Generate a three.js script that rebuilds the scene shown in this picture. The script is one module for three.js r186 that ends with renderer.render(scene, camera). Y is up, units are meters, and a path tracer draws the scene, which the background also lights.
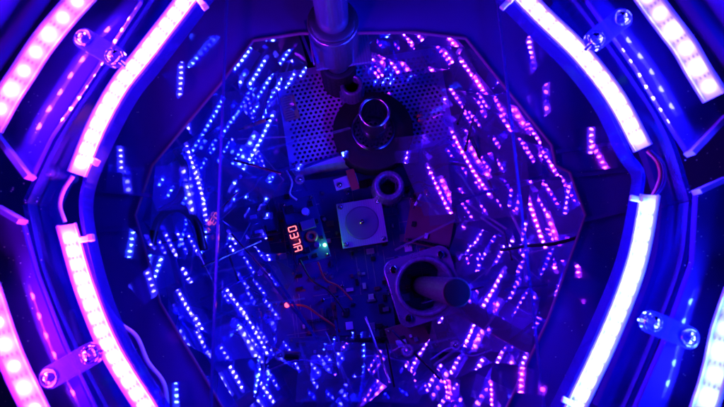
import * as THREE from 'three';
import { RoundedBoxGeometry } from 'three/addons/geometries/RoundedBoxGeometry.js';
import { mergeGeometries } from 'three/addons/utils/BufferGeometryUtils.js';

// ------------------------------------------------------------------ camera, exposure
const scene = new THREE.Scene();
scene.background = new THREE.Color(0, 0, 0);
const H = 0.56, TILT = Math.atan(70 / 527), F = 527;            // camera height, tilt and focal length in photo pixels
const camera = new THREE.PerspectiveCamera(2 * Math.atan(203.5 / F) * 180 / Math.PI, 1024 / 576, 0.01, 10);
camera.up.set(0, 0, -1);
camera.position.set(0, H, 0);
camera.focus = 0.5; camera.userData.fStop = 15;                 // a phone lens: under 2 mm of aperture
camera.lookAt(0, H - Math.cos(TILT), -Math.sin(TILT));
const renderer = new THREE.WebGLRenderer({ antialias: true });
renderer.setSize(1024, 576);
renderer.toneMapping = THREE.LinearToneMapping;
renderer.toneMappingExposure = 6.2;
renderer.shadowMap.enabled = true;

// ------------------------------------------------------------------ helpers
let seed = 20240611;
const rnd = () => { seed = (seed + 0x6D2B79F5) | 0; let t = Math.imul(seed ^ (seed >>> 15), 1 | seed); t = (t + Math.imul(t ^ (t >>> 7), 61 | t)) ^ t; return ((t ^ (t >>> 14)) >>> 0) / 4294967296; };
const rr = (a, b) => a + (b - a) * rnd();
const V = (x, y, z) => new THREE.Vector3(x, y, z);
const ct = Math.cos(TILT), st = Math.sin(TILT);
const CAM = V(0, H, 0);
function ray(px, py) { const a = (px - 362) / F, b = -(py - 203.5) / F; return V(a, -ct + b * st, -st - b * ct); }   // direction seen at a photo pixel
function at(px, py, d) { const r = ray(px, py); return CAM.clone().addScaledVector(r, d / -r.y); }                 // the point there, d metres below the camera
const px2m = (n, d) => n * d / F;
const used = {};
function named(o, name) { const k = used[name] = (used[name] ?? -1) + 1; o.name = k ? name + '_' + String(k).padStart(3, '0') : name; return o; }
function tag(o, label, category, group) { o.userData.label = label; o.userData.category = category; if (group) o.userData.group = group; return o; }
function thing(name, label, category, pos = V(0, 0, 0), turn = 0, group) { const g = named(new THREE.Group(), name); g.position.copy(pos); g.rotation.y = turn; scene.add(g); return tag(g, label, category, group); }
function part(name, geo, mat, parent, pos, rot) { const m = new THREE.Mesh(geo, mat); m.name = name; if (pos) m.position.copy(pos); if (rot) m.rotation.set(...rot); m.castShadow = m.receiveShadow = true; parent.add(m); return m; }
function single(name, geo, mat, label, category, group) { const m = named(new THREE.Mesh(geo, mat), name); m.castShadow = m.receiveShadow = true; scene.add(m); return tag(m, label, category, group); }
function structure(name, geo, mat) { const m = named(new THREE.Mesh(geo, mat), name); m.castShadow = m.receiveShadow = true; m.userData.kind = 'structure'; scene.add(m); return m; }
const curve = (pts, d) => new THREE.CatmullRomCurve3(pts.map(([x, y, dd]) => at(x, y, dd ?? d)), false, 'centripetal');
// sweep a closed profile of [across, up] along a curve; across is level
function sweep(c, profile, n = 40, closedCaps = true) {
  const P = [], I = [], m = profile.length, up = V(0, 1, 0);
  for (let i = 0; i <= n; i++) {
    const p = c.getPointAt(i / n), t = c.getTangentAt(i / n), s = V().crossVectors(t, up).normalize(), u = V().crossVectors(s, t).normalize();
    for (const [a, b] of profile) P.push(p.clone().addScaledVector(s, a).addScaledVector(u, b));
  }
  const pos = []; const tri = (a, b, q) => pos.push(a.x, a.y, a.z, b.x, b.y, b.z, q.x, q.y, q.z);
  for (let i = 0; i < n; i++) for (let k = 0; k < m; k++) {
    const a = P[i * m + k], b = P[i * m + (k + 1) % m], q = P[(i + 1) * m + k], w = P[(i + 1) * m + (k + 1) % m];
    tri(a, q, b); tri(b, q, w);
  }
  if (closedCaps) for (const i of [0, n]) for (let k = 1; k < m - 1; k++) i ? tri(P[i * m], P[i * m + k + 1], P[i * m + k]) : tri(P[i * m], P[i * m + k], P[i * m + k + 1]);
  const g = new THREE.BufferGeometry(); g.setAttribute('position', new THREE.Float32BufferAttribute(pos, 3)); g.computeVertexNormals(); addUV(g); return g;
}
function addUV(g) { const p = g.attributes.position, uv = new Float32Array(p.count * 2); for (let i = 0; i < p.count; i++) { uv[2 * i] = p.getX(i) + p.getY(i) * 0.7; uv[2 * i + 1] = p.getZ(i) + p.getY(i) * 0.7; } g.setAttribute('uv', new THREE.BufferAttribute(uv, 2)); return g; }
const tube = (pts, d, r, n = 40) => new THREE.TubeGeometry(curve(pts, d), n, r, 8);
// level slab with a photo outline at depth d, thick downwards
function slab(poly, d, thick, holes = [], bevel = 0) {
  const f = ([x, y]) => { const p = at(x, y, d); return new THREE.Vector2(p.x, -p.z); };
  const s = new THREE.Shape(poly.map(f)); for (const h of holes) s.holes.push(new THREE.Path(h.map(f)));
  const g = new THREE.ExtrudeGeometry(s, { depth: thick - 2 * bevel, bevelEnabled: bevel > 0, bevelSize: bevel, bevelThickness: bevel, bevelSegments: 1, bevelOffset: -bevel });
  g.rotateX(-Math.PI / 2); g.translate(0, H - d - thick + bevel, 0); return g;
}
const box = (x, y, z, b = 0.0004) => new RoundedBoxGeometry(x, y, z, 1, Math.min(b, x / 3, y / 3, z / 3));
const cyl = (r, h, r2 = r, n = 28) => new THREE.CylinderGeometry(r2, r, h, n);
function rotate(g, x, y, z) { if (x) g.rotateX(x); if (y) g.rotateY(y); if (z) g.rotateZ(z); return g; }
const lathe = (pts, n = 40) => new THREE.LatheGeometry(pts.map(([r, y]) => new THREE.Vector2(r, y)), n);
function chamferRing(ri, ro, h, c) { return lathe([[ri, 0], [ri, h - c], [ri + c, h], [ro - c, h], [ro, h - c], [ro, 0], [ri, 0]], 44); }
const lin = (r, g, b) => new THREE.Color().setRGB(r, g, b);

// ------------------------------------------------------------------ textures and materials
function noiseTex(n, oct, lo, hi, s) {
  seed = s; const acc = new Float32Array(n * n); let amp = 1, tot = 0;
  for (const o of oct) { const gr = []; for (let i = 0; i < o * o; i++) gr.push(rnd()); 
    for (let y = 0; y < n; y++) for (let x = 0; x < n; x++) { const u = x / n * o, v = y / n * o, a = Math.floor(u), b = Math.floor(v), fu = u - a, fv = v - b, q = (i, j) => gr[((b + j) % o) * o + (a + i) % o];
      const su = fu * fu * (3 - 2 * fu), sv = fv * fv * (3 - 2 * fv); acc[y * n + x] += amp * (q(0, 0) * (1 - su) * (1 - sv) + q(1, 0) * su * (1 - sv) + q(0, 1) * (1 - su) * sv + q(1, 1) * su * sv); }
    tot += amp; amp *= 0.6; }
  const data = new Uint8Array(n * n * 4); for (let i = 0; i < n * n; i++) { const v = Math.max(0, Math.min(255, 255 * (lo + (hi - lo) * acc[i] / tot))); data.set([v, v, v, 255], i * 4); }
  const t = new THREE.DataTexture(data, n, n); t.wrapS = t.wrapT = THREE.RepeatWrapping; t.magFilter = THREE.LinearFilter; t.minFilter = THREE.LinearMipmapLinearFilter; t.generateMipmaps = true; t.needsUpdate = true; return t;
}
const smudge = noiseTex(256, [6, 14, 60, 120], 0.05, 1, 11); smudge.repeat.set(9, 9);
const ripple = noiseTex(256, [5, 11, 24], 0, 1, 13); ripple.repeat.set(8, 8);
const grainTex = noiseTex(256, [4, 30, 128], 0.4, 1, 12); grainTex.repeat.set(20, 20);
const std = (c, roughness, o = {}) => new THREE.MeshStandardMaterial({ color: c, roughness, ...o });
const phy = (c, roughness, o = {}) => new THREE.MeshPhysicalMaterial({ color: c, roughness, ...o });
const M = {
  acrylic: phy(lin(0.05, 0.02, 0.16), 0.1, { roughnessMap: smudge, ior: 1.5 }),
  clearEdge: phy(lin(0.22, 0.18, 0.7), 0.12, { transmission: 0.85, ior: 1.49 }),
  trim: std(lin(0.35, 0.22, 0.55), 0.35),
  tab: phy(lin(0.9, 0.9, 1), 0.03, { transmission: 1, ior: 1.3 }),
  clearBar: phy(lin(0.4, 0.35, 0.85), 0.15, { transmission: 0.9, ior: 1.49 }),
  glass: phy(lin(0.95, 0.95, 1), 0.03, { transmission: 1, thickness: 0.004, ior: 1.49 }),
  clear: phy(lin(0.8, 0.8, 0.98), 0.06, { transmission: 0.9, ior: 1.49 }),
  hoop: phy(lin(0.16, 0.12, 0.8), 0.1, { transmission: 0.9, ior: 1.49 }),
  rim: std(lin(0.14, 0.03, 0.1), 0.4),
  mirror: phy(lin(0.03, 0.02, 0.14), 0.03, { ior: 1.9 }),
  mirrorFilm: phy(lin(0.75, 0.75, 0.97), 0.02, { transmission: 0.97, ior: 1.6, bumpMap: ripple, bumpScale: 0.00003 }),
  tape: std(lin(0.78, 0.76, 0.8), 0.6),
  pad: std(lin(0.5, 0.4, 0.42), 0.5),
  silicone: phy(lin(0.7, 0.66, 0.85), 0.8, { transmission: 0.4 }),
  black: std(lin(0.012, 0.012, 0.02), 0.45),
  matte: phy(lin(0.008, 0.008, 0.01), 0.9, { specularIntensity: 0.15 }),
  rubber: phy(lin(0.016, 0.014, 0.022), 0.75, { roughnessMap: grainTex, specularIntensity: 0.5 }),
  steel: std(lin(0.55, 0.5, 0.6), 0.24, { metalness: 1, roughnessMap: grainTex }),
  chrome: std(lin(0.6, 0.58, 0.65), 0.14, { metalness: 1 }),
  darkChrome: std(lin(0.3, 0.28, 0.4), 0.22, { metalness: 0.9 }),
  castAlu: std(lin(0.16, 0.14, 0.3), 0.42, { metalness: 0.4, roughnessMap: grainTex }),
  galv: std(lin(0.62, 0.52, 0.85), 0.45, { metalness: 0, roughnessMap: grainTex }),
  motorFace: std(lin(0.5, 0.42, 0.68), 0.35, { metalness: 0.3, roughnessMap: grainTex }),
  board: std(lin(0.03, 0.035, 0.17), 0.4),
  boardRed: std(lin(0.2, 0.05, 0.12), 0.5),
  chip: std(lin(0.02, 0.02, 0.03), 0.35),
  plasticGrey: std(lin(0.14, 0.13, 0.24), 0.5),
  copper: std(lin(0.5, 0.12, 0.08), 0.4),
  label: std(lin(0.95, 0.4, 0.18), 0.6),
  wireRed: std(lin(0.6, 0.03, 0.04), 0.5), wireWhite: std(lin(0.7, 0.68, 0.72), 0.5), wireViolet: std(lin(0.3, 0.12, 0.5), 0.5), wireBlack: std(lin(0.012, 0.012, 0.016), 0.45),
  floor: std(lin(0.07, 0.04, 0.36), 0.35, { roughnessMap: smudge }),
};

// ------------------------------------------------------------------ surface beneath and base plate
const D_IN = 0.27, D_OUT = 0.24, D_TRAY = 0.33, D_FLOOR = 0.47;
{ const g = new THREE.PlaneGeometry(1.6, 1.6); g.rotateX(-Math.PI / 2); structure('table_surface', g, M.black); }
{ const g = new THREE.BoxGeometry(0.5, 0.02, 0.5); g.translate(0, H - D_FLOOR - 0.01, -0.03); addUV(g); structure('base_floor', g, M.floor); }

// ------------------------------------------------------------------ LED strips
const STRIPS = {
  UL: { pts: [[197, -16], [186, -1], [139, 60], [120, 84], [97, 125], [77, 174]], d: D_IN, glow: [3.6, 0.45, 34], where: 'inner violet LED strip above the left jumper wire' },
  LL: { pts: [[66, 225], [85, 290], [110, 350], [152, 418]], d: D_IN, glow: [9.5, 0.35, 27], where: 'inner pink LED strip below the left jumper wire' },
  UR: { pts: [[512, -16], [540, 13], [580, 52], [614, 95], [643, 148]], d: D_IN, glow: [0.6, 0.5, 40], where: 'inner blue LED strip ending above the paired red and violet wires' },
  LR: { pts: [[650, 195], [637, 262], [612, 330], [570, 420]], d: D_IN, glow: [0.45, 1.0, 40], where: 'inner blue LED strip starting below the paired red and violet wires' },
  OUL: { pts: [[92, -14], [68, 12], [52, 31], [37, 51], [23, 73], [9, 94], [-10, 128]], d: D_OUT, glow: [4.2, 0.45, 30], where: 'outer violet LED strip with separate bright dots beside a clear bracket' },
  OLL: { pts: [[-14, 285], [6, 346], [17, 372], [30, 399], [42, 424]], d: D_OUT, glow: [10, 0.35, 26], where: 'outer pink LED strip with separate bright dots' },
  OUR: { pts: [[640, -14], [655, 7], [670, 27], [685, 47], [697, 68], [715, 97]], d: D_OUT, glow: [0.7, 0.7, 40], where: 'outer blue LED strip ending at a cut end beside the tray corner' },
  OLR: { pts: [[738, 290], [724, 332], [718, 361], [711, 388], [702, 415]], d: D_OUT, glow: [0.45, 1.2, 40], where: 'outer pale blue LED strip with separate bright dots' },
};
const LEANS = { inner: 0.85, outer: 1.15 }; let LEAN = LEANS.inner;                                               // the strips face inwards, leaning this far from level
const MID = at(362, 215, 0.27);
function stripAxes(c, u) { const p = c.getPointAt(u), t = c.getTangentAt(u), s = V().crossVectors(t, V(0, 1, 0)).normalize(), side = Math.sign(s.dot(MID.clone().sub(p))); return { p, t, side, n: V(0, Math.cos(LEAN), 0).addScaledVector(s, side * Math.sin(LEAN)).normalize() }; }
function lean(profile, side) { const c = Math.cos(LEAN), q = Math.sin(LEAN); return profile.map(([a, b]) => [a * c * 1 + side * b * q, -side * a * q + b * c]); }
function ledStrip(key) {
  const S = STRIPS[key], outer = key[0] === 'O', w = outer ? 0.0092 : 0.0076, pitch = outer ? 0.0105 : 0.0072;
  S.curve = curve(S.pts, S.d);
  const g = thing('led_strip', S.where, 'LED strip', V(0, 0, 0), 0, outer ? 'outer LED strips' : 'inner LED strips');
  LEAN = outer ? LEANS.outer : LEANS.inner;
  const c = S.curve, L = c.getLength(), seg = 48, side = stripAxes(c, 0.5).side;
  part('tape', sweep(c, lean([[-w / 2, -0.0006], [w / 2, -0.0006], [w / 2, 0], [-w / 2, 0]], side), seg), M.tape, g);
  for (const k of [-1, 1]) { const e = k * (w / 2 + 0.0004); part('sleeve_edge', sweep(c, lean([[e - 0.0005, -0.0008], [e + 0.0005, -0.0008], [e + 0.0005, 0.0014], [e - 0.0005, 0.0014]], side), seg), M.silicone, g); }
  const em = new THREE.MeshStandardMaterial({ color: lin(0.8, 0.8, 0.8), roughness: 0.5, emissive: lin(...S.glow.map((x) => x / 40)), emissiveIntensity: outer ? 160 : 800 });
  const r = outer ? 0.0019 : 0.0011, led = lathe([[0, 0.0021], [r * 0.6, 0.0018], [r * 0.93, 0.001], [r, 0.0001]], 16);
  const n = Math.floor(L / pitch), off = (L - (n - 1) * pitch) / 2, pads = [], up = V(0, 1, 0);
  const lit = [Math.round(n * 0.3), Math.round(n * 0.7)];
  for (let i = 0; i < n; i++) {
    const u = (off + i * pitch) / L, { p, n: nn } = stripAxes(c, u);
    part('led', led, em, g, p).quaternion.setFromUnitVectors(up, nn);
    if (lit.includes(i)) { const mx = Math.max(...S.glow), l = new THREE.PointLight(lin(...S.glow.map((x) => x / mx)), 0.0008, 0, 2); l.position.copy(p).addScaledVector(nn, 0.0011); l.castShadow = true; l.shadow.radius = 0.04; l.name = 'led_glow'; g.add(l); }
    if (i < n - 1) { const { p: q, t, n: n2 } = stripAxes(c, Math.min(1, u + pitch / 2 / L)), x = V().crossVectors(t, n2).normalize(), m = new THREE.Matrix4().makeBasis(t, n2, V().crossVectors(t, n2)).setPosition(q);
      for (const k of [-1.5, -0.5, 0.5, 1.5]) { const b = new THREE.BoxGeometry(0.0014, 0.0003, 0.0007); b.translate(0, 0.0002, k * w * 0.22); b.applyMatrix4(m); pads.push(b); } }
  }
  part('solder_pads', mergeGeometries(pads), M.pad, g).userData.kind = 'stuff';
  return g;
}
for (const k of Object.keys(STRIPS)) ledStrip(k);

// ------------------------------------------------------------------ outer trays, frame wall, hoop
const FRAME = { UL: [[156, -14], [147, 0], [100, 70], [57, 136], [25, 202]], LL: [[25, 204], [40, 270], [68, 340], [108, 420]], UR: [[566, -14], [580, 2], [627, 66], [668, 132], [691, 200]], LR: [[691, 202], [684, 262], [656, 340], [622, 420]] };
{
  const trays = {
    UL: [[144, -60], [140, 0], [92, 72], [49, 138], [30, 178], [-4, 133], [-70, 110], [-70, -60]],
    LL: [[22, 222], [36, 274], [62, 342], [104, 430], [104, 470], [-70, 470], [-70, 190], [-4, 207]],
    UR: [[574, -60], [588, 0], [636, 66], [677, 134], [690, 154], [726, 116], [800, 90], [800, -60]],
    LR: [[697, 192], [693, 262], [664, 344], [626, 430], [626, 470], [800, 470], [800, 160], [728, 178]],
  };
  const lab = { UL: 'violet lit glossy outer tray plate under a violet LED strip', LL: 'pink lit glossy outer tray plate under a pink LED strip', UR: 'blue lit glossy outer tray plate under the LED strip with a cut end', LR: 'blue lit glossy outer tray plate under a pale blue LED strip' };
  for (const k in trays) {
    const t = thing('outer_tray', lab[k], 'tray plate', V(0, 0, 0), 0, 'outer tray plates');
    part('plate', slab(trays[k], D_OUT + 0.014, 0.004, [], 0.0005), M.acrylic, t);
    const p = trays[k].slice(1, -1), e = k[0] === 'U' ? p.slice(-3) : [p[p.length - 1], p[0]].map((x) => x);
    const edge = k === 'UL' ? [[30, 178], [-4, 133], [-70, 110]] : k === 'LL' ? [[-70, 190], [-4, 207], [22, 222]] : k === 'UR' ? [[690, 154], [726, 116], [800, 90]] : [[800, 160], [728, 178], [697, 192]];
    const rails = [];
    for (let i = 0; i + 1 < edge.length; i++) { const a = at(...edge[i], D_OUT + 0.012), b = at(...edge[i + 1], D_OUT + 0.012); rails.push(sweep(new THREE.LineCurve3(a, b), [[-0.0012, -0.004], [-0.0012, 0.003], [0.0012, 0.003], [0.0012, -0.004]], 2)); }
    part('painted_glow_trim', mergeGeometries(rails), M.trim, t);  // lilac colour stands in for plate edges glowing with LED light
    const lip = { UL: [[62, -14], [-14, 92], [-110, 40], [20, -100]], UR: [[668, -14], [738, 84], [830, 30], [710, -100]] }[k];
    if (lip) { const q = lip.map(([x, y], i) => at(x, y, i < 2 ? D_OUT + 0.0135 : 0.185)), m = V().crossVectors(q[1].clone().sub(q[0]), q[3].clone().sub(q[0])).normalize().multiplyScalar(0.0015), b = q.map((p) => p.clone().add(m)).map((p) => p), pos = [], tri = (...v) => v.forEach((p) => pos.push(p.x, p.y, p.z));
      for (const f of [q, b]) { tri(f[0], f[1], f[2]); tri(f[0], f[2], f[3]); } for (let i = 0; i < 4; i++) { const j = (i + 1) % 4; tri(q[i], q[j], b[i]); tri(q[j], b[j], b[i]); }
      const g = new THREE.BufferGeometry(); g.setAttribute('position', new THREE.Float32BufferAttribute(pos, 3)); g.computeVertexNormals(); addUV(g); part('added_light_catch_side', g, M.acrylic, t); }  // sloping side added so the dark corner catches light and reflections
  }
  const fw = thing('acrylic_surround', 'clear acrylic surround wall bent between the inner and outer LED strips', 'surround');
  for (const k in FRAME) {
    part('wall_panel', sweep(curve(FRAME[k], 0.262), [[-0.0012, -0.03], [-0.0012, 0], [0.0012, 0], [0.0012, -0.03]], 30), M.clearEdge, fw);
    const inn = FRAME[k].map(([x, y]) => { const dx = 362 - x; return [x + Math.sign(dx) * 9, y]; });
    part('inner_lip', sweep(curve(inn, 0.272), [[-0.0006, -0.012], [-0.0006, 0], [0.0006, 0], [0.0006, -0.012]], 30), M.clearEdge, fw);
  }
  const hp = thing('clear_hoop', 'blue tinted clear acrylic hoop standing along the inner LED strips', 'hoop');
  for (const side of [-1, 1]) {
    const a = side < 0 ? [...STRIPS.UL.pts.slice(0, -1), [80, 180], [76, 203], [78, 226], [92, 286], [116, 346], [158, 416]] : [...STRIPS.UR.pts.slice(0, -1), [642, 150], [648, 172], [646, 195], [633, 258], [606, 326], [562, 418]];
    const b = a.map(([x, y], i) => [x + (side < 0 ? (i < 5 ? 10 : 5) : (i < 5 ? -11 : -5)), y + (i < 5 ? 5 : 0)]);
    part('hoop_wall', sweep(curve(b, 0.274), [[-0.001, -0.011], [-0.001, 0], [0.001, 0], [0.001, -0.011]], 90), M.hoop, hp);
  }
  const ties = [[92, 160, 0.5, 'holding the violet inner LED strip above the left jumper wire'], [86, 239, -0.2, 'holding the pink inner LED strip below the left jumper wire'], [202, 3, 0.9, 'holding the violet inner LED strip beside the clear rod'], [637, 199, 0.2, 'holding the blue inner LED strip below the paired wires'], [506, 4, -0.8, 'holding the blue inner LED strip beside the clear rod'], [569, 402, 0.4, 'on the blue LED strip past the clear screw bracket']];
  for (const [x, y, r, l] of ties) { const t = thing('zip_clip', 'small pale plastic clip ' + l, 'clip', at(x, y, 0.272), -r, 'clips on the hoop'); part('band', box(0.0075, 0.0016, 0.0028), M.wireWhite, t); part('head', box(0.0028, 0.003, 0.0034), M.wireWhite, t, V(0.003, 0.0006, 0)); }
}

// ------------------------------------------------------------------ clear brackets
const brLab = { a: 'clear screw bracket across the frame beside the violet LED strips', b: 'clear screw bracket across the frame beside the cut LED strip end', c: 'clear screw bracket across the frame beside the pink LED strips', d: 'clear screw bracket across the frame beside the pale blue LED strips' };
for (const [k, p, q] of [['a', [86, 40], [116, 58]], ['b', [620, 20], [594, 41]], ['c', [52, 377], [92, 354]], ['d', [686, 337], [650, 322]]]) {
  const A = at(...p, 0.25), B = at(...q, 0.25), mid = A.clone().add(B).multiplyScalar(0.5), L = A.distanceTo(B), t = thing('clear_bracket', brLab[k], 'bracket', mid, -Math.atan2(B.z - A.z, B.x - A.x), 'clear brackets');
  const s = new THREE.Shape(), r = 0.0048; s.absarc(-L / 2, 0, r, Math.PI / 2, Math.PI * 1.5); s.absarc(L / 2, 0, r, -Math.PI / 2, Math.PI / 2);
  const g = new THREE.ExtrudeGeometry(s, { depth: 0.002, bevelEnabled: true, bevelSize: 0.0004, bevelThickness: 0.0004, bevelSegments: 1 }); g.rotateX(-Math.PI / 2);
  part('bar', g, M.clearBar, t);
  for (const e of [-1, 1]) {
    const sc = part('screw', lathe([[0, 0.0072], [0.0012, 0.0072], [0.0016, 0.0062], [0.0016, 0.0052], [0.0030, 0.0050], [0.0040, 0.0040], [0.0043, 0.0026], [0.0043, 0.0021]], 24), M.glass, t, V(e * L / 2, 0, 0)); sc.scale.set(0.78, 0.78, 0.78);
    part('washer', chamferRing(0.0044, 0.0054, 0.0016, 0.0004), M.chrome, sc, V(0, 0.0026, 0)); part('shank', lathe([[0, 0.0051], [0.0014, 0.0051], [0.0014, -0.012]], 12), M.chrome, sc);
  }
}
for (const [x, y] of [[53, 172], [708, 232]]) { const t = thing('clear_standoff', x < 300 ? 'clear plastic standoff beside the left jumper wire' : 'clear plastic standoff on the tray beside the right jumper wires', 'standoff', at(x, y, 0.272)); part('post', lathe([[0, 0.006], [0.0025, 0.006], [0.003, 0.005], [0.003, -0.02]], 16), M.clear, t); part('collar', chamferRing(0.003, 0.0044, 0.002, 0.0004), M.clear, t); }

// ------------------------------------------------------------------ dark tray with its window
let tray;
const WIN = [[253, 40], [300, 33], [415, 32], [466, 38], [552, 145], [556, 165], [570, 172], [586, 215], [548, 320], [505, 412], [470, 470], [262, 470], [222, 407], [160, 303], [135, 215], [152, 165], [223, 80]];
{
  const t = tray = thing('dark_tray', 'glossy dark tray plate with a faceted opening over the mechanism', 'tray');
  part('plate', slab([[-60, -90], [784, -90], [784, 500], [-60, 500]], D_TRAY, 0.002, [WIN]), M.acrylic, t);
  const rails = [];
  for (let i = 0; i < WIN.length; i++) { const a = at(...WIN[i], D_TRAY - 0.0005), b = at(...WIN[(i + 1) % WIN.length], D_TRAY - 0.0005); rails.push(sweep(new THREE.LineCurve3(a, b), [[-0.0004, -0.0022], [-0.0004, 0.0006], [0.0004, 0.0006], [0.0004, -0.0022]], 1)); }
  part('painted_lit_rim', mergeGeometries(rails), M.rim, t);  // edge-lit look of the opening is put into the reddish rim colour
  for (const [a, b] of [[[92, 190], [152, 196]], [[96, 231], [138, 229]], [[556, 152], [640, 140]], [[572, 176], [648, 168]], [[585, 220], [648, 205]]]) part('seam_strip', sweep(new THREE.LineCurve3(at(...a, D_TRAY - 0.001), at(...b, D_TRAY - 0.001)), [[-0.0012, -0.001], [-0.0012, 0.0006], [0.0012, 0.0006], [0.0012, -0.001]], 1), M.acrylic, t);
}
for (const [a, b, w] of [[[227, -12], [210, 420], 'left of the display board'], [[497, -6], [546, 420], 'right of the perforated power supply']]) single('acrylic_rod', sweep(new THREE.LineCurve3(at(...a, 0.318), at(...b, 0.318)), [[-0.0006, -0.0025], [-0.0006, 0], [0.0006, 0], [0.0006, -0.0025]], 4), M.clearEdge, 'long thin clear acrylic rod across the opening ' + w, 'rod', 'rods across the opening');

// ------------------------------------------------------------------ mirrored lining of the opening
function facet(parent, poly, cx, cy, d, target, mat, thick = 0.0012) {  // panel tilt is shaped so the target's reflection reaches the camera
  const P = at(cx, cy, d), n = CAM.clone().sub(P).normalize().add(target.clone().sub(P).normalize()).normalize();
  const pts = poly.map(([x, y]) => { const r = ray(x, y), k = n.dot(P.clone().sub(CAM)) / n.dot(r); return CAM.clone().addScaledVector(r, k); });
  const pos = [], back = pts.map((p) => p.clone().addScaledVector(n, -thick)), tri = (...v) => v.forEach((p) => pos.push(p.x, p.y, p.z)), m = pts.length;
  for (let i = 1; i < m - 1; i++) { tri(pts[0], pts[i + 1], pts[i]); tri(back[0], back[i], back[i + 1]); }
  for (let i = 0; i < m; i++) { const j = (i + 1) % m; tri(pts[i], pts[j], back[i]); tri(pts[j], back[j], back[i]); }
  const g = new THREE.BufferGeometry(); g.setAttribute('position', new THREE.Float32BufferAttribute(pos, 3)); g.computeVertexNormals(); addUV(g);
  return part('aimed_mirror_panel', g, mat, parent);
}
let lining;
const onStrip = (k, u) => STRIPS[k].curve.getPointAt(u);
{
  const t = lining = thing('mirror_lining', 'mirrored acrylic panels around the mechanism tilted to reflect the LED strips', 'mirror panels');
  const quad = (cx, cy, w, h, a) => [[-w, -h], [w, -h * rr(0.7, 1)], [w * rr(0.7, 1), h], [-w * rr(0.8, 1), h]].map(([x, y]) => [cx + (x * Math.cos(a) - y * Math.sin(a)) / 2, cy + (x * Math.sin(a) + y * Math.cos(a)) / 2]);
  seed = 77;
  // [x, y, width, height, turn, depth, strip, place on the strip, full mirror]
  const big = [
    [470, 168, 44, 82, -0.6, 0.44, 'LL', 0.55, 0], [484, 303, 40, 84, 0.5, 0.44, 'UL', 0.45, 0], [438, 190, 18, 34, -0.6, 0.445, 'LL', 0.3, 0], [405, 155, 34, 16, -0.2, 0.44, 'UL', 0.8, 0], [478, 236, 50, 16, 0.3, 0.43, 'UL', 0.2, 0],
    [252, 157, 46, 80, 0.65, 0.44, 'LR', 0.55, 0], [243, 312, 34, 86, -0.55, 0.44, 'UR', 0.4, 0], [194, 318, 26, 50, -0.7, 0.42, 'UR', 0.6, 0], [230, 240, 46, 16, -0.15, 0.43, 'LR', 0.9, 0], [246, 100, 30, 50, 0.1, 0.42, 'LR', 0.2, 0],
    [182, 240, 20, 36, 0.3, 0.40, 'UR', 0.2, 1], [268, 388, 26, 40, -0.7, 0.41, 'OLR', 0.5, 1], [205, 345, 60, 16, 0.5, 0.39, 'UR', 0.8, 1], [500, 138, 46, 18, 0.3, 0.40, 'LR', 0.8, 1], [566, 198, 40, 26, -0.55, 0.38, 'UL', 0.6, 1], [532, 330, 30, 30, 0.3, 0.40, 'UL', 0.5, 1],
    [440, 52, 22, 36, 0, 0.40, 'LL', 0.2, 1], [462, 52, 26, 30, 0.2, 0.39, 'UR', 0.7, 1], [243, 60, 26, 30, 0.5, 0.38, 'LR', 0.4, 1], [228, 78, 18, 26, 0.6, 0.38, 'UL', 0.3, 1], [396, 46, 60, 26, 0, 0.42, 'UR', 0.9, 0], [395, 70, 60, 18, 0, 0.43, 'LR', 0.1, 0],
    [335, 345, 60, 18, 0, 0.44, 'LR', 0.3, 0], [365, 392, 130, 22, 0, 0.42, 'LL', 0.4, 0], [445, 390, 30, 22, 0, 0.40, 'LL', 0.7, 1], [490, 392, 40, 24, 0.4, 0.39, 'LL', 0.3, 1], [556, 250, 34, 40, 0.2, 0.38, 'LL', 0.8, 1], [160, 265, 26, 44, -0.3, 0.38, 'LR', 0.7, 1], [500, 95, 40, 36, 0.4, 0.41, 'OUL', 0.6, 0], [190, 175, 40, 40, 0.5, 0.40, 'OUR', 0.5, 0], [525, 100, 34, 40, 0.6, 0.385, 'LL', 0.4, 0], [520, 120, 26, 26, 0.2, 0.37, 'OLL', 0.5, 1],
  ];
  for (const [x, y, w, h, a, d, s, u, m] of big) facet(t, quad(x, y, w, h, a), x, y, d, onStrip(s, u), M.mirrorFilm);
  for (const [poly, cx, cy, d, k, u] of [
    [[[418, 98], [520, 92], [532, 214], [430, 226]], 470, 168, 0.405, 'LL', 0.55], [[[440, 250], [546, 258], [530, 352], [428, 352]], 484, 303, 0.405, 'UL', 0.45], [[[213, 92], [292, 88], [302, 190], [210, 216]], 252, 157, 0.405, 'LR', 0.55], [[[212, 250], [292, 254], [302, 352], [212, 362]], 243, 310, 0.405, 'UR', 0.4],
    [[[366, 28], [470, 36], [452, 86], [362, 82]], 396, 52, 0.40, 'UR', 0.5], [[[300, 340], [432, 345], [428, 402], [296, 402]], 365, 372, 0.41, 'LR', 0.35], [[[392, 138], [446, 132], [452, 214], [424, 216]], 437, 190, 0.415, 'LL', 0.35], [[[156, 160], [222, 120], [224, 236], [150, 230]], 190, 195, 0.38, 'OUR', 0.6], [[[530, 180], [572, 180], [584, 216], [552, 300], [520, 296]], 556, 240, 0.375, 'OLL', 0.6] ])
    facet(t, poly, cx, cy, d, onStrip(k, u), M.mirrorFilm, 0.0015).name = 'added_reflector_sheet';  // sheets added and tilted to reflect long rows of LED dots
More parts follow.
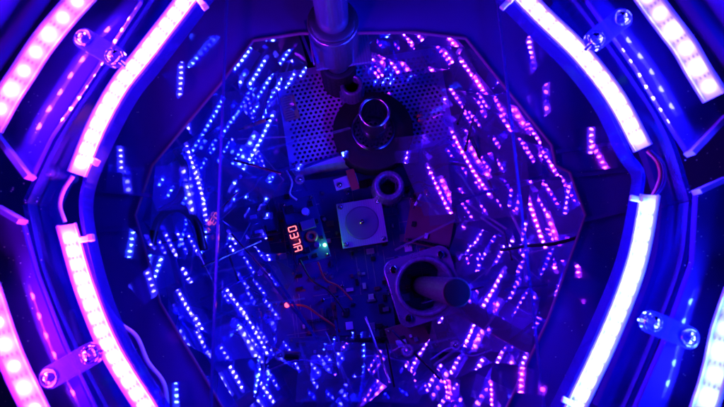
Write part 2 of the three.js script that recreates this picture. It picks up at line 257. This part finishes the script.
  for (let i = 0; i < 90; i++) {
    const a = rr(0, 6.283), q = Math.sqrt(rr(0.3, 0.86)), x = 362 + Math.cos(a) * 208 * q, y = 222 + Math.sin(a) * 185 * q, b = rr(0, 3.14), l = rr(10, 36);
    if (x > 272 && x < 452 && y > 55 && y < 345) continue;
    const A = at(x - Math.cos(b) * l, y - Math.sin(b) * l, rr(0.385, 0.425)), B = at(x + Math.cos(b) * l, y + Math.sin(b) * l, rr(0.385, 0.425));
    part('added_glint_rod', new THREE.TubeGeometry(new THREE.LineCurve3(A, B), 1, rr(0.0005, 0.0012), 8), i % 3 ? M.clear : M.chrome, t);  // thin rods added for their glints among the panels
  }
  facet(t, [[208, 212], [220, 212], [219, 234], [208, 233]], 214, 222, 0.38, at(294, 236, 0.435), M.mirrorFilm);  // extra panel added to mirror the red display as a streak
  // small facets added for glints, each aimed to reflect a few LEDs
  for (const [x, y, w, h, d, k, u] of [[312, 394, 8, 13, 0.42, 'UR', 0.4], [330, 394, 8, 13, 0.42, 'UR', 0.45], [348, 394, 8, 13, 0.42, 'UR', 0.5], [367, 393, 8, 13, 0.42, 'UL', 0.5], [385, 392, 8, 13, 0.42, 'UR', 0.55], [403, 390, 8, 13, 0.42, 'UR', 0.5], [422, 388, 8, 13, 0.42, 'UL', 0.4],
    [334, 374, 5, 8, 0.43, 'UL', 0.3], [343, 371, 5, 8, 0.43, 'UL', 0.35], [359, 371, 5, 8, 0.43, 'UL', 0.4], [368, 370, 5, 8, 0.43, 'UR', 0.4], [377, 370, 5, 8, 0.43, 'UR', 0.5], [400, 370, 5, 8, 0.43, 'UL', 0.5], [326, 347, 18, 6, 0.43, 'LR', 0.5], [342, 347, 14, 6, 0.43, 'UL', 0.6], [322, 358, 22, 6, 0.43, 'UR', 0.6], [345, 357, 16, 6, 0.43, 'UR', 0.7], [354, 335, 6, 6, 0.43, 'LR', 0.2], [363, 335, 6, 6, 0.43, 'LR', 0.3], [372, 334, 6, 6, 0.43, 'LR', 0.4],
    [376, 83, 5, 7, 0.425, 'LR', 0.3], [384, 83, 5, 7, 0.425, 'LR', 0.35], [392, 83, 5, 7, 0.425, 'LR', 0.4], [390, 96, 6, 6, 0.425, 'LL', 0.3], [399, 96, 6, 6, 0.425, 'LL', 0.3], [371, 70, 5, 6, 0.42, 'LR', 0.6], [379, 70, 5, 6, 0.42, 'LR', 0.6], [387, 70, 5, 6, 0.42, 'LR', 0.7], [380, 46, 6, 12, 0.4, 'LL', 0.4], [396, 47, 6, 12, 0.4, 'LL', 0.5], [411, 46, 6, 12, 0.4, 'LL', 0.6], [385, 33, 10, 10, 0.39, 'OLR', 0.5], [374, 21, 5, 7, 0.37, 'LR', 0.5], [384, 20, 5, 7, 0.37, 'LR', 0.6], [394, 20, 5, 7, 0.37, 'LR', 0.7], [410, 79, 6, 6, 0.42, 'LR', 0.5], [405, 157, 26, 12, 0.42, 'UL', 0.7], [300, 168, 8, 6, 0.42, 'LR', 0.4], [345, 155, 7, 6, 0.42, 'LR', 0.4], [268, 216, 10, 6, 0.42, 'LR', 0.3], [270, 258, 12, 6, 0.42, 'UR', 0.8], [440, 320, 6, 6, 0.42, 'UL', 0.5]])
    facet(t, [[x - w / 2, y - h / 2], [x + w / 2, y - h / 2 - 1], [x + w / 2, y + h / 2], [x - w / 2, y + h / 2]], x, y, d, onStrip(k, u), M.mirrorFilm, 0.0008).name = 'added_glint_chip';
  // the rest of the lining: a ring of uneven panels between the opening's edge and the mechanism
  const C = [362, 222], edge = (ang) => { let best = 1e9; const dx = Math.cos(ang), dy = Math.sin(ang); for (let i = 0; i < WIN.length; i++) { const [x1, y1] = WIN[i], [x2, y2] = WIN[(i + 1) % WIN.length], ex = x2 - x1, ey = y2 - y1, det = dx * -ey + dy * ex, k = ((x1 - C[0]) * -ey + (y1 - C[1]) * ex) / det, w = (dx * (y1 - C[1]) - dy * (x1 - C[0])) / det; if (k > 0 && w >= 0 && w <= 1) best = Math.min(best, k); } return best; };
  const NA = 36, NR = 6, grid = [];
  for (let i = 0; i < NA; i++) { grid.push([]); for (let j = 0; j <= NR; j++) { const a = (i + (j < NR ? rr(-0.35, 0.35) : 0)) / NA * Math.PI * 2, f = 1.06 - 0.62 * (j < NR && j > 0 ? j + rr(-0.3, 0.3) : j) / NR, e = edge(a); grid[i].push([C[0] + Math.cos(a) * e * f, C[1] + Math.sin(a) * e * f]); } }
  for (let i = 0; i < NA; i++) for (let j = 0; j < NR; j++) {
    const q = [grid[i][j], grid[(i + 1) % NA][j], grid[(i + 1) % NA][j + 1], grid[i][j + 1]];
    const sets = rnd() < 0.35 ? [q] : rnd() < 0.5 ? [[q[0], q[1], q[2]], [q[0], q[2], q[3]]] : [[q[0], q[1], q[3]], [q[1], q[2], q[3]]];
    for (const p of sets) {
      const x = p.reduce((v, w) => v + w[0], 0) / p.length, y = p.reduce((v, w) => v + w[1], 0) / p.length;
      if (y > 425 || y < 20 || (x > 280 && x < 448 && y > 82 && y < 350) || (x > 305 && x < 360 && y < 83)) continue;
      const R = x > 362, U = y < 222, near = R ? 'L' : 'R', main = rnd() < 0.62;
      const k = main ? (U ? 'L' : 'U') + near : [(U ? 'U' : 'L') + near, 'OU' + near, (U ? 'L' : 'U') + (R ? 'R' : 'L')][Math.floor(rnd() * 3)];
      const u = main ? Math.min(0.98, Math.max(0.02, (U ? (y - 40) / 182 : (y - 222) / 185) + rr(-0.05, 0.05))) : rr(0.02, 0.98);
      facet(t, p, x, y, 0.375 + 0.065 * (j + 0.5) / NR + rr(-0.003, 0.003), onStrip(k, u).add(V(rr(-1, 1), rr(-1, 1), rr(-1, 1)).multiplyScalar(main ? 0.008 : 0.05)), rnd() < 0.05 ? M.mirror : M.mirrorFilm, 0.001);
    }
  }
}

for (const [x, y, w, h, a, k, u] of [[182, 80, 22, 12, 1, 'UR', 0.4], [204, 52, 12, 34, 0.1, 'LR', 0.5], [122, 159, 44, 10, 0.05, 'UR', 0.6], [128, 180, 40, 8, 0.1, 'OUR', 0.4], [132, 246, 40, 12, 0.7, 'LR', 0.3], [152, 282, 40, 12, -0.7, 'UR', 0.6], [590, 140, 46, 9, -0.15, 'UL', 0.4], [598, 157, 40, 9, -0.1, 'LL', 0.6], [578, 282, 40, 10, 0.7, 'LL', 0.3], [530, 55, 34, 10, -0.9, 'UL', 0.5], [545, 100, 34, 10, -0.6, 'OUL', 0.5], [178, 395, 60, 10, -0.15, 'LR', 0.7], [520, 380, 60, 10, 0.1, 'LL', 0.4]]) {
  const c = Math.cos(a), q = Math.sin(a), W2 = Math.max(w, 30), H2 = Math.max(h, 26), poly = [[-W2, -H2], [W2, -H2], [W2 * 0.9, H2], [-W2, H2]].map(([i, j]) => [x + (i * c - j * q) / 2, y + (i * q + j * c) / 2]);
  facet(tray, poly, x, y, 0.322, onStrip(k, u), M.tab).name = 'added_glint_tab';  // clear pieces added on the tray to reflect short LED dot rows
}

// ------------------------------------------------------------------ power supply with perforated cover
{
  const D = 0.435, c = at(365, 108, D), w = px2m(172, D), h = px2m(104, D), t = thing('power_supply', 'metal power supply box with a perforated cover behind the black bushing', 'power supply', V(c.x, H - D_FLOOR, c.z), 0.17);
  const top = c.y - (H - D_FLOOR);
  for (const k of [-1, 1]) { part('side_wall', box(0.0012, top - 0.001, h - 0.001, 0.0003), M.galv, t, V(k * (w / 2 - 0.001), (top - 0.001) / 2, 0)); part('end_wall', box(w - 0.004, top - 0.001, 0.0012, 0.0003), M.galv, t, V(0, (top - 0.001) / 2, k * (h / 2 - 0.001))); }
  part('inner_board', box(w - 0.008, 0.0016, h - 0.008), M.board, t, V(0, 0.003, 0)); for (const [x, z, q] of [[-0.04, -0.02, 0.012], [-0.02, 0.015, 0.009], [0.03, -0.015, 0.011], [0.045, 0.02, 0.008]]) part('transformer', box(q * 2, 0.016, q * 1.6, 0.001), M.chip, t, V(x, 0.012, z));
  const s = new THREE.Shape([[-w / 2, -h / 2], [w / 2, -h / 2], [w / 2, h / 2], [-w / 2, h / 2]].map(([x, y]) => new THREE.Vector2(x, y)));
  const p = 0.0042; let row = 0;
  for (let y = -h / 2 + 0.006; y < h / 2 - 0.005; y += p * 0.866, row++) for (let x = -w / 2 + 0.006 + (row % 2) * p / 2; x < w / 2 - 0.005; x += p) { const q = new THREE.Path(); q.absarc(x, y, 0.0014, 0, Math.PI * 2); s.holes.push(q); }
  const g = new THREE.ExtrudeGeometry(s, { depth: 0.001, bevelEnabled: false, curveSegments: 3 }); g.rotateX(-Math.PI / 2);
  part('perforated_cover', g, M.galv, t, V(0, top - 0.0001, 0));
  for (const [x, z] of [[-1, -1], [1, -1], [-1, 1], [1, 1]]) part('screw', lathe([[0, 0.0016], [0.0016, 0.0012], [0.002, 0]], 14), M.chrome, t, V(x * (w / 2 - 0.004), top + 0.001, z * (h / 2 - 0.004)));
  const lc = at(290, 108, D - 0.002), m = single('warning_label', box(px2m(15, D), 0.0005, px2m(26, D), 0.0001), M.label, 'red rectangular sticker with rows of fine print on the power supply', 'sticker');
  m.position.copy(lc); m.rotation.y = 0.28;
  const pm = std(lin(0.3, 0.05, 0.08), 0.6);
  for (let i = 0; i < 9; i++) part('print_line', new THREE.BoxGeometry(px2m(i === 4 ? 5 : rr(7, 11), D), 0.0002, 0.0006), pm, m, V(-0.001, 0.0003, -0.009 + i * 0.0022));
  part('print_emblem', cyl(0.0022, 0.0002), std(lin(0.12, 0.04, 0.2), 0.6), m, V(0.003, 0.0003, 0.001));
}

// ------------------------------------------------------------------ posts, bushings, rollers
const Y = (d) => H - d;
function upright(name, label, cat, px, py, dBase, build) { const t = thing(name, label, cat, at(px, py, dBase)); build(t); return t; }
upright('pipe_post', 'short metal pipe standing in a wide black bushing', 'pipe', 373, 132, 0.43, (t) => {
  const R = px2m(41, 0.43);
  part('bushing', lathe([[0.016, 0.004], [0.0165, 0.008], [R * 0.72, 0.0082], [R * 0.8, 0.006], [R * 0.97, 0.006], [R, 0.004], [R, -0.02]]), M.rubber, t);
  part('flange_ring', chamferRing(0.0155, 0.0185, 0.010, 0.001), M.chrome, t);
  part('pipe', lathe([[0.0095, 0.0], [0.0095, 0.055], [0.0098, 0.0562], [0.0112, 0.0562], [0.0117, 0.055], [0.0117, 0]]), M.steel, t);
});
upright('tall_post', 'tall metal post in a clear collar behind the power supply', 'post', 340, 84, 0.44, (t) => {
  part('shaft', lathe([[0.008, 0.17], [0.0105, 0.168], [0.0105, 0]]), M.darkChrome, t);
  part('collar', lathe([[0.0108, 0.115], [0.0165, 0.115], [0.0172, 0.113], [0.0172, 0.075], [0.016, 0.073]]), M.darkChrome, t);
  part('black_sleeve', lathe([[0.0106, 0.118], [0.0150, 0.118], [0.0155, 0.1155], [0.0108, 0.1155]]), M.black, t);
  part('lower_sleeve', lathe([[0.0108, 0.05], [0.014, 0.05], [0.0145, 0.048], [0.0145, 0]]), M.rubber, t);
  part('flange', box(0.042, 0.003, 0.03, 0.001), M.castAlu, t, V(0.004, 0.07, -0.002), [0, 0.15, 0]);
  part('flange_trim', box(0.0012, 0.005, 0.032, 0.0004), M.trim, t, V(-0.0185, 0.07, -0.005), [0, 0.15, 0]);
});
function boss(px, py, d, rpx, label) {
  upright('socket_boss', label, 'boss', px, py, d, (t) => {
    const r = px2m(rpx, d - 0.015);
    part('body', lathe([[r * 0.55, 0.006], [r * 0.6, 0.014], [r * 0.72, 0.016], [r * 0.92, 0.016], [r, 0.014], [r, 0.004], [r * 1.12, 0.002], [r * 1.15, -0.03]]), M.castAlu, t);
    part('socket', lathe([[0, -0.012], [r * 0.5, -0.012], [r * 0.6, 0.0135]], 6), M.castAlu, t);
  });
}
boss(388, 188, 0.44, 15.5, 'round metal boss with a dark hex socket below the black bushing');
boss(352, 91, 0.42, 12, 'round metal boss with a dark socket between the tall post and black bushing');
upright('roller_unit', 'dark roller in a rounded square flange plate with corner screws', 'roller', 424, 286, 0.43, (t) => {
  t.rotation.y = 0.3;
  const s = new THREE.Shape(), a = px2m(33, 0.43), r = 0.008; s.moveTo(-a + r, -a); s.lineTo(a - r, -a); s.absarc(a - r, -a + r, r, -Math.PI / 2, 0); s.lineTo(a, a - r); s.absarc(a - r, a - r, r, 0, Math.PI / 2); s.lineTo(-a + r, a); s.absarc(-a + r, a - r, r, Math.PI / 2, Math.PI); s.lineTo(-a, -a + r); s.absarc(-a + r, -a + r, r, Math.PI, 1.5 * Math.PI);
  const hole = new THREE.Path(); hole.absarc(0, 0, 0.0205, 0, Math.PI * 2); s.holes.push(hole);
  const g = new THREE.ExtrudeGeometry(s, { depth: 0.004, bevelEnabled: true, bevelSize: 0.0008, bevelThickness: 0.0008, bevelSegments: 2 }); g.rotateX(-Math.PI / 2);
  part('flange_plate', g, M.castAlu, t);
  part('bearing_ring', chamferRing(0.02, 0.024, 0.008, 0.0012), M.castAlu, t);
  part('bore', lathe([[0.0, -0.036], [0.02, -0.036], [0.0201, 0.006]]), M.castAlu, t);
  for (const [x, z] of [[-1, -1], [1, -1], [-1, 1], [1, 1]]) { const sc = part('screw', lathe([[0.0014, 0.0028], [0.0028, 0.0028], [0.0033, 0.002], [0.0033, 0]], 18), M.chrome, t, V(x * (a - 0.007), 0.0048, z * (a - 0.007))); part('socket', lathe([[0, 0.0006], [0.0013, 0.0006], [0.0015, 0.0027]], 6), M.chrome, sc); }
  part('roller', lathe([[0, 0.148], [0.0068, 0.148], [0.0079, 0.1465], [0.0079, -0.036]]), M.rubber, t);
  part('roller_tip', lathe([[0, 0.1484], [0.0064, 0.1484], [0.0073, 0.1477]]), M.matte, t);
});

// ------------------------------------------------------------------ motor and small bracket
{
  const D = 0.445, t = thing('square_motor', 'small square motor with a round face and corner screws', 'motor', V(at(362, 223, D).x, Y(D_FLOOR), at(362, 223, D).z), 0.16), a = px2m(46, D), h = D_FLOOR - D;
  part('housing', box(a, h, a, 0.002), M.black, t, V(0, h / 2, 0));
  part('face_plate', box(a * 0.99, 0.002, a * 0.99, 0.0006), M.motorFace, t, V(0, h + 0.001, 0));
  part('round_face', lathe([[0, 0.0014], [a * 0.33, 0.0014], [a * 0.36, 0.0006], [a * 0.365, 0]]), M.plasticGrey, t, V(0, h + 0.002, 0));
  part('shaft', lathe([[0, 0.008], [0.002, 0.0078], [0.0022, 0]]), M.chrome, t, V(0, h + 0.003, 0));
  for (const [x, z] of [[-1, -1], [1, -1], [-1, 1], [1, 1]]) part('screw', lathe([[0, 0.0015], [0.0018, 0.0012], [0.0022, 0]], 16), M.chrome, t, V(x * a * 0.41, h + 0.002, z * a * 0.41));
  const b = thing('angle_bracket', 'small pale metal bracket with a copper tongue above the square motor', 'bracket', at(346, 182, 0.44), 0.3);
  part('plate', box(0.02, 0.0016, 0.010), M.galv, b); part('tongue', box(0.007, 0.0016, 0.018), M.copper, b, V(0.006, 0.0018, 0)); part('screw', lathe([[0, 0.002], [0.002, 0.0016], [0.0024, 0]], 14), M.chrome, b, V(-0.006, 0.0008, 0.001)); part('standoff', cyl(0.002, 0.028), M.steel, b, V(0, -0.0148, 0));
}

// ------------------------------------------------------------------ display board
{
  const D = 0.44, t = thing('display_board', 'small circuit board with a red four character display and a green light', 'circuit board', at(306, 230, D), 0.29), k = px2m(1, D);
  part('board', box(34 * k, 0.0016, 66 * k), M.board, t);
  const red = new THREE.MeshStandardMaterial({ color: lin(0.3, 0.02, 0.02), roughness: 0.5, emissive: lin(1, 0.1, 0.13), emissiveIntensity: 0.7 });
  const dm = part('display', box(13 * k, 0.005, 30 * k), M.chip, t, V(-12 * k, 0.0033, 6 * k));
  // characters run down the board, their tops to the right
  const SEG = { '0': 'abcdef', '3': 'abcdg', '7': 'abc', 'A': 'abcefg' }, W = 4.3 * k, T = 7.6 * k, b = 0.95 * k;
  const where = { a: [0, T / 2, 1], g: [0, 0, 1], d: [0, -T / 2, 1], f: [-W / 2, T / 4, 0], b: [W / 2, T / 4, 0], e: [-W / 2, -T / 4, 0], c: [W / 2, -T / 4, 0] };
  [...'037A'].forEach((ch, i) => { for (const s of SEG[ch]) { const [u, v, flat] = where[s]; part('display_segment', new THREE.BoxGeometry(flat ? b : T / 2 - b * 0.4, 0.0004, flat ? W - b * 0.4 : b), red, dm, V(v, 0.0026, (i - 1.5) * 6.7 * k + u)); } });
  part('relay', box(14 * k, 0.006, 9 * k), M.plasticGrey, t, V(4 * k, 0.0038, -4 * k));
  part('capacitor', lathe([[0, 0.008], [3.4 * k, 0.008], [3.8 * k, 0.007], [3.8 * k, 0]]), M.galv, t, V(5 * k, 0.0008, -17 * k));
  part('ring_coil', rotate(new THREE.TorusGeometry(4.4 * k, 1.7 * k, 10, 28), Math.PI / 2), M.copper, t, V(4 * k, 0.0022, 8 * k));
  part('capacitor', lathe([[0, 0.006], [2.6 * k, 0.006], [3 * k, 0.005], [3 * k, 0]]), M.plasticGrey, t, V(7 * k, 0.0008, 18 * k));
  for (const [x, z, w, h] of [[-4, 20, 6, 6], [-9, 27, 9, 4], [2, 27, 5, 4], [12, -24, 4, 6], [-10, -24, 8, 8], [13, -5, 3, 5], [13, 12, 3, 4]]) part('chip', box(w * k, 0.002, h * k), M.chip, t, V(x * k, 0.0018, z * k));
  for (const [x, z] of [[-14, -30], [14, -30], [-14, 30], [14, 30]]) part('corner_screw', lathe([[0, 0.002], [1.5 * k, 0.0016], [1.8 * k, 0]], 12), M.chrome, t, V(x * k, 0.0008, z * k));
  const gp = V(14 * k, 0.003, 20 * k);
  part('green_led', new THREE.SphereGeometry(0.0014, 14, 10), new THREE.MeshStandardMaterial({ color: lin(0.1, 0.6, 0.2), emissive: lin(0.1, 1, 0.25), emissiveIntensity: 4 }), t, gp);
  const gl = new THREE.PointLight(lin(0.08, 1, 0.2), 0.00004, 0, 2); gl.position.copy(gp); gl.shadow.radius = 0.05; gl.castShadow = true; gl.name = 'green_glow'; t.add(gl);
  const rl = new THREE.PointLight(lin(1, 0.1, 0.06), 0.00001, 0, 2); rl.position.set(-12 * k, 0.009, 6 * k); rl.castShadow = true; rl.shadow.radius = 0.1; rl.name = 'display_glow'; t.add(rl);
}
{
  const p = at(287, 305, 0.44), t = thing('red_indicator', 'tiny glowing red indicator light on a stem with a red wire', 'indicator light', p);
  part('led', new THREE.SphereGeometry(0.0021, 14, 10), new THREE.MeshStandardMaterial({ color: lin(0.6, 0.1, 0.05), emissive: lin(1, 0.04, 0.05), emissiveIntensity: 2 }), t);
  part('stem', cyl(0.0011, 0.03), M.steel, t, V(0, -0.016, 0));
  const l = new THREE.PointLight(lin(1, 0.12, 0.05), 0.00008, 0, 2); l.shadow.radius = 0.05; l.castShadow = true; l.name = 'red_glow'; t.add(l);
  single('red_wire', tube([[288, 305, 0.442], [305, 306], [320, 316], [333, 325], [342, 334, 0.455]], 0.44, 0.0009), M.wireRed, 'thin red wire running from the red indicator light', 'wire');
}

// ------------------------------------------------------------------ circuit boards around the motor
function clutterBoard() {
  seed = 2201; const D = 0.463, k = px2m(1, D), t = thing('main_board', 'large dark main circuit board under the display board and square motor', 'circuit board', at(352, 262, D), 0.14);
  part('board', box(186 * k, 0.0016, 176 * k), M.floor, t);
  const mats = [M.chip, M.chip, M.plasticGrey, M.board, M.galv, M.boardRed];
  for (let i = 0; i < 150; i++) { const w = rr(2, 8), h = rr(2, 8); part('component', box(w * k, rr(0.001, 0.005), h * k, 0.0002), mats[Math.floor(rnd() * 6)], t, V(rr(-88, 88) * k, 0.0018, rr(-82, 82) * k)); }
  for (let i = 0; i < 34; i++) part('capacitor', lathe([[0, 0.007], [1.6 * k, 0.007], [2 * k, 0.006], [2 * k, 0]], 14), rnd() < 0.5 ? M.steel : M.plasticGrey, t, V(rr(-86, 86) * k, 0.0008, rr(-80, 80) * k));
  const tr = []; for (let i = 0; i < 70; i++) { const l = rr(10, 46) * k, q = new THREE.BoxGeometry(rnd() < 0.5 ? l : 0.0005, 0.0002, 0.0005); if (q.parameters.width < 0.001) q.scale(1, 1, l / 0.0005); q.translate(rr(-70, 70) * k, 0.0009, rr(-66, 66) * k); tr.push(q); }
  part('copper_traces', mergeGeometries(tr), M.trim, t).userData.kind = 'stuff';
  const pins = []; for (const [x, z, n] of [[-60, -40, 16], [20, 60, 20], [50, -10, 14], [-50, 50, 18], [30, 30, 12]]) for (let i = 0; i < n; i++) for (const o of [0, 1]) { const q = new THREE.BoxGeometry(0.0007, 0.006, 0.0007); q.translate((x + i * 2.4) * k, 0.003, (z + o * 2.4) * k); pins.push(q); }
  part('pins', mergeGeometries(pins), M.chrome, t).userData.kind = 'stuff';
}
clutterBoard();
function circuitBoard(px, py, wpx, hpx, turn, d, mat, label, n, s) {
  seed = s; const k = px2m(1, d), t = thing('circuit_board', label, 'circuit board', at(px, py, d), turn);
  part('board', box(wpx * k, 0.0016, hpx * k), mat, t);
  for (let i = 0; i < n; i++) { const w = rr(2.5, 9), h = rr(2.5, 8); part('chip', box(w * k, rr(0.001, 0.004), h * k), rnd() < 0.6 ? M.chip : rnd() < 0.5 ? M.plasticGrey : M.galv, t, V(rr(-0.42, 0.42) * wpx * k, 0.0018, rr(-0.42, 0.42) * hpx * k)); }
  for (const [x, z] of [[-1, -1], [1, -1], [-1, 1], [1, 1]]) part('corner_screw', lathe([[0, 0.002], [1.4 * k, 0.0016], [1.8 * k, 0]], 12), M.chrome, t, V(x * (wpx / 2 - 3) * k, 0.0008, z * (hpx / 2 - 3) * k));
  const pins = []; for (let i = 0; i < 14; i++) { const g = new THREE.BoxGeometry(0.0008, 0.006, 0.0008); g.translate((-0.4 + 0.8 * i / 13) * wpx * k, 0.003, (0.5 * hpx - 3) * k); pins.push(g); }
  const hd = part('pin_header', box(wpx * 0.85 * k, 0.002, 3 * k), M.chip, t, V(0, 0.0018, (0.5 * hpx - 3) * k)); part('pins', mergeGeometries(pins), M.chrome, t).userData.kind = 'stuff';
  return t;
}
circuitBoard(366, 318, 56, 46, 0.12, 0.45, M.board, 'blue circuit board with pin rows left of the roller flange plate', 16, 5);
circuitBoard(412, 338, 46, 32, 0.3, 0.44, M.boardRed, 'reddish circuit board below the roller flange plate', 11, 6);
circuitBoard(320, 352, 60, 30, 0.05, 0.45, M.board, 'dark circuit board in front of the red wire end', 12, 7);
circuitBoard(430, 225, 46, 44, -0.2, 0.455, M.boardRed, 'reddish bare board right of the square motor', 3, 8);
circuitBoard(262, 215, 30, 44, 0.2, 0.45, M.board, 'narrow dark circuit board left of the red display', 9, 9);
circuitBoard(270, 280, 40, 40, -0.5, 0.455, M.board, 'dark circuit board behind the red indicator light', 10, 10);

// ------------------------------------------------------------------ cables
const cables = [
  ['jumper_wire', [[73, 176], [64, 190], [60, 205], [65, 222]], 0.271, 0.0011, M.wireWhite, 'pale jumper wire joining the pink and violet inner LED strips'],
  ['red_wire', [[647, 151], [657, 162], [660, 175], [657, 186], [652, 196]], 0.271, 0.0009, M.wireRed, 'red wire of the pair joining the blue inner LED strips'],
  ['violet_wire', [[650, 151], [662, 162], [665, 176], [662, 187], [655, 196]], 0.272, 0.0009, M.wireViolet, 'violet wire of the pair joining the blue inner LED strips'],
  ['white_cable', [[100, 296], [118, 322], [136, 336], [148, 362], [164, 384], [168, 415]], 0.29, 0.0012, M.wireWhite, 'white cable curving down beside the pink inner LED strip'],
  ['white_cable', [[112, 326], [122, 345], [124, 336], [118, 326]], 0.285, 0.0009, M.clearEdge, 'small loop of clear cable beside the pink inner LED strip'],
  ['black_cable', [[150, 250], [160, 218], [178, 208], [196, 222], [204, 250]], 0.385, 0.003, M.wireBlack, 'thick black cable arching left of the clear rod'],
  ['black_cable', [[176, 150], [186, 172], [178, 200], [160, 212]], 0.39, 0.0028, M.wireBlack, 'thick black cable rising left of the mirrored panels'],
  ['black_cable', [[430, 170], [446, 164], [466, 166], [482, 176], [505, 172]], 0.42, 0.0014, M.wireBlack, 'thin black cable crossing right of the metal boss'],
  ['black_cable', [[500, 250], [525, 246], [552, 244], [590, 234], [640, 222]], 0.35, 0.0012, M.wireBlack, 'black cable leaving the opening to the right'],
  ['black_cable', [[235, 330], [256, 340], [275, 352], [300, 356]], 0.42, 0.003, M.wireBlack, 'black cable lying in front of the red indicator light'],
  ['white_cable', [[286, 170], [292, 182], [290, 194], [297, 200]], 0.43, 0.0009, M.wireWhite, 'thin white wire plugged in above the red display'],
];
for (const [n, p, d, r, m, l] of cables) single(n, tube(p, d, r), m, l, 'cable');

// ------------------------------------------------------------------ clear struts across the mechanism
const struts = [[[262, 150], [350, 128], 0.42], [[300, 168], [345, 152], 0.43], [[430, 150], [505, 100], 0.41], [[395, 250], [455, 220], 0.43], [[250, 255], [310, 330], 0.43], [[265, 260], [320, 345], 0.425], [[300, 345], [318, 405], 0.42], [[200, 300], [250, 275], 0.41], [[450, 300], [520, 365], 0.42], [[420, 345], [520, 325], 0.43], [[460, 200], [545, 175], 0.4], [[305, 20], [318, 62], 0.33], [[270, 70], [262, 110], 0.4], [[300, 30], [312, 60], 0.35], [[335, 320], [350, 405], 0.43], [[395, 400], [470, 350], 0.42], [[176, 300], [245, 320], 0.4], [[240, 180], [300, 165], 0.42], [[440, 135], [520, 195], 0.41], [[505, 290], [548, 285], 0.38]];
struts.forEach(([a, b, d], i) => part('clear_strut', sweep(new THREE.LineCurve3(at(...a, d), at(...b, d)), [[-0.0009, -0.003], [-0.0009, 0], [0.0009, 0], [0.0009, -0.003]], 2), i % 3 ? M.clearEdge : M.clear, lining));

// ------------------------------------------------------------------ small loose parts in the mechanism
function canister(px, py, d, r, h, mat, turn, label) { const t = thing('connector', label, 'connector', at(px, py, d), turn); part('body', rotate(lathe([[0, h / 2], [r * 0.8, h / 2], [r, h / 2 - 0.001], [r, -h / 2 + 0.001], [r * 0.8, -h / 2], [0, -h / 2]], 18), Math.PI / 2), mat, t); part('collar', rotate(chamferRing(r * 0.9, r * 1.15, 0.002, 0.0004), Math.PI / 2), M.steel, t); part('pin', rotate(cyl(0.0007, h * 1.5), Math.PI / 2), M.chrome, t); }
canister(259, 317, 0.425, 0.0022, 0.009, M.copper, 0.1, 'small red connector left of the red indicator light');
canister(268, 316, 0.425, 0.0022, 0.009, M.copper, -0.1, 'small red connector between another connector and the red indicator light');
canister(427, 193, 0.44, 0.002, 0.006, M.copper, 0.5, 'small orange red connector right of the metal boss');
canister(420, 118, 0.43, 0.003, 0.006, M.copper, 0.2, 'small dull red knob on the power supply edge');
canister(255, 124, 0.40, 0.0014, 0.018, M.copper, -1.2, 'thin red rod beside the red sticker');
canister(181, 152, 0.385, 0.0014, 0.003, M.copper, 0, 'tiny red plug above the thick black cable');
canister(418, 200, 0.435, 0.001, 0.011, M.galv, -0.5, 'short pale pin between the boss and the reddish bare board');
for (const [x, y, r, l] of [[407, 350, 6, 'on the reddish circuit board below the roller'], [300, 180, 5, 'beside the thin white wire above the display'], [210, 190, 5, 'on the clear rod left of the display board'], [547, 185, 5, 'at the notch in the opening'], [497, 110, 6, 'among the mirrored panels right of the power supply'], [455, 345, 5, 'under the pale wire past the reddish circuit board'], [280, 355, 5, 'beside the black cable in front of the red indicator']]) {
  const t = thing('clear_spacer', 'small clear ring spacer ' + l, 'spacer', at(x, y, 0.4), 0, 'clear ring spacers');
  part('ring', chamferRing(px2m(r * 0.55, 0.4), px2m(r, 0.4), 0.004, 0.0006), M.clear, t); part('bolt', lathe([[0, 0.003], [px2m(r * 0.4, 0.4), 0.0025], [px2m(r * 0.5, 0.4), 0], [px2m(r * 0.3, 0.4), -0.001], [px2m(r * 0.3, 0.4), -0.05]], 16), M.steel, t);
}
// a bundle of thin wires on the floor
seed = 431;
for (const [p, m, l] of [
  [[[300, 260], [312, 280], [330, 292], [345, 312]], M.wireBlack, 'thin dark wire under the display board'],
  [[[318, 262], [326, 280], [338, 286], [352, 300]], M.wireRed, 'thin dark red wire leaving the display board'],
  [[[405, 190], [418, 182], [432, 186], [446, 176]], M.wireBlack, 'thin dark wire right of the metal boss'],
  [[[270, 370], [300, 360], [332, 366], [372, 356], [405, 362]], M.wireViolet, 'long violet wire in front of the circuit boards'],
  [[[430, 360], [452, 348], [470, 356], [492, 350]], M.wireWhite, 'thin pale wire past the reddish circuit board'],
  [[[236, 200], [252, 190], [262, 176], [284, 172]], M.wireViolet, 'violet wire left of the white plug wire'],
  [[[290, 60], [284, 76], [276, 88], [278, 104]], M.wireWhite, 'thin pale wire above the red sticker'],
]) single('thin_wire', tube(p, 0.435, 0.0008), m, l, 'wire');
// lint on the plates
{
  const dg = new THREE.IcosahedronGeometry(0.00016, 0), dm = std(lin(0.7, 0.7, 0.7), 0.8), N = 420, inst = named(new THREE.InstancedMesh(dg, dm, N), 'dust_specks'), mt = new THREE.Matrix4();
  for (let i = 0; i < N; i++) { const out = rnd() < 0.45, a = rr(0, 6.283); let x, y; do { x = rr(0, 724); y = rr(0, 407); } while (out ? Math.abs(x - 362) < 320 : Math.abs(x - 362) < 190 || Math.abs(x - 362) > 300);
    const s = rr(0.5, 1.4); mt.makeScale(s * rr(1, 2.2), s * 0.6, s).setPosition(at(x, y, out ? D_OUT + 0.0138 : D_TRAY - 0.0001)); inst.setMatrixAt(i, mt); }
  inst.userData = { kind: 'stuff', label: 'fine pale dust specks scattered on the glossy plates', category: 'dust' }; inst.castShadow = inst.receiveShadow = true; scene.add(inst);
}

renderer.render(scene, camera);
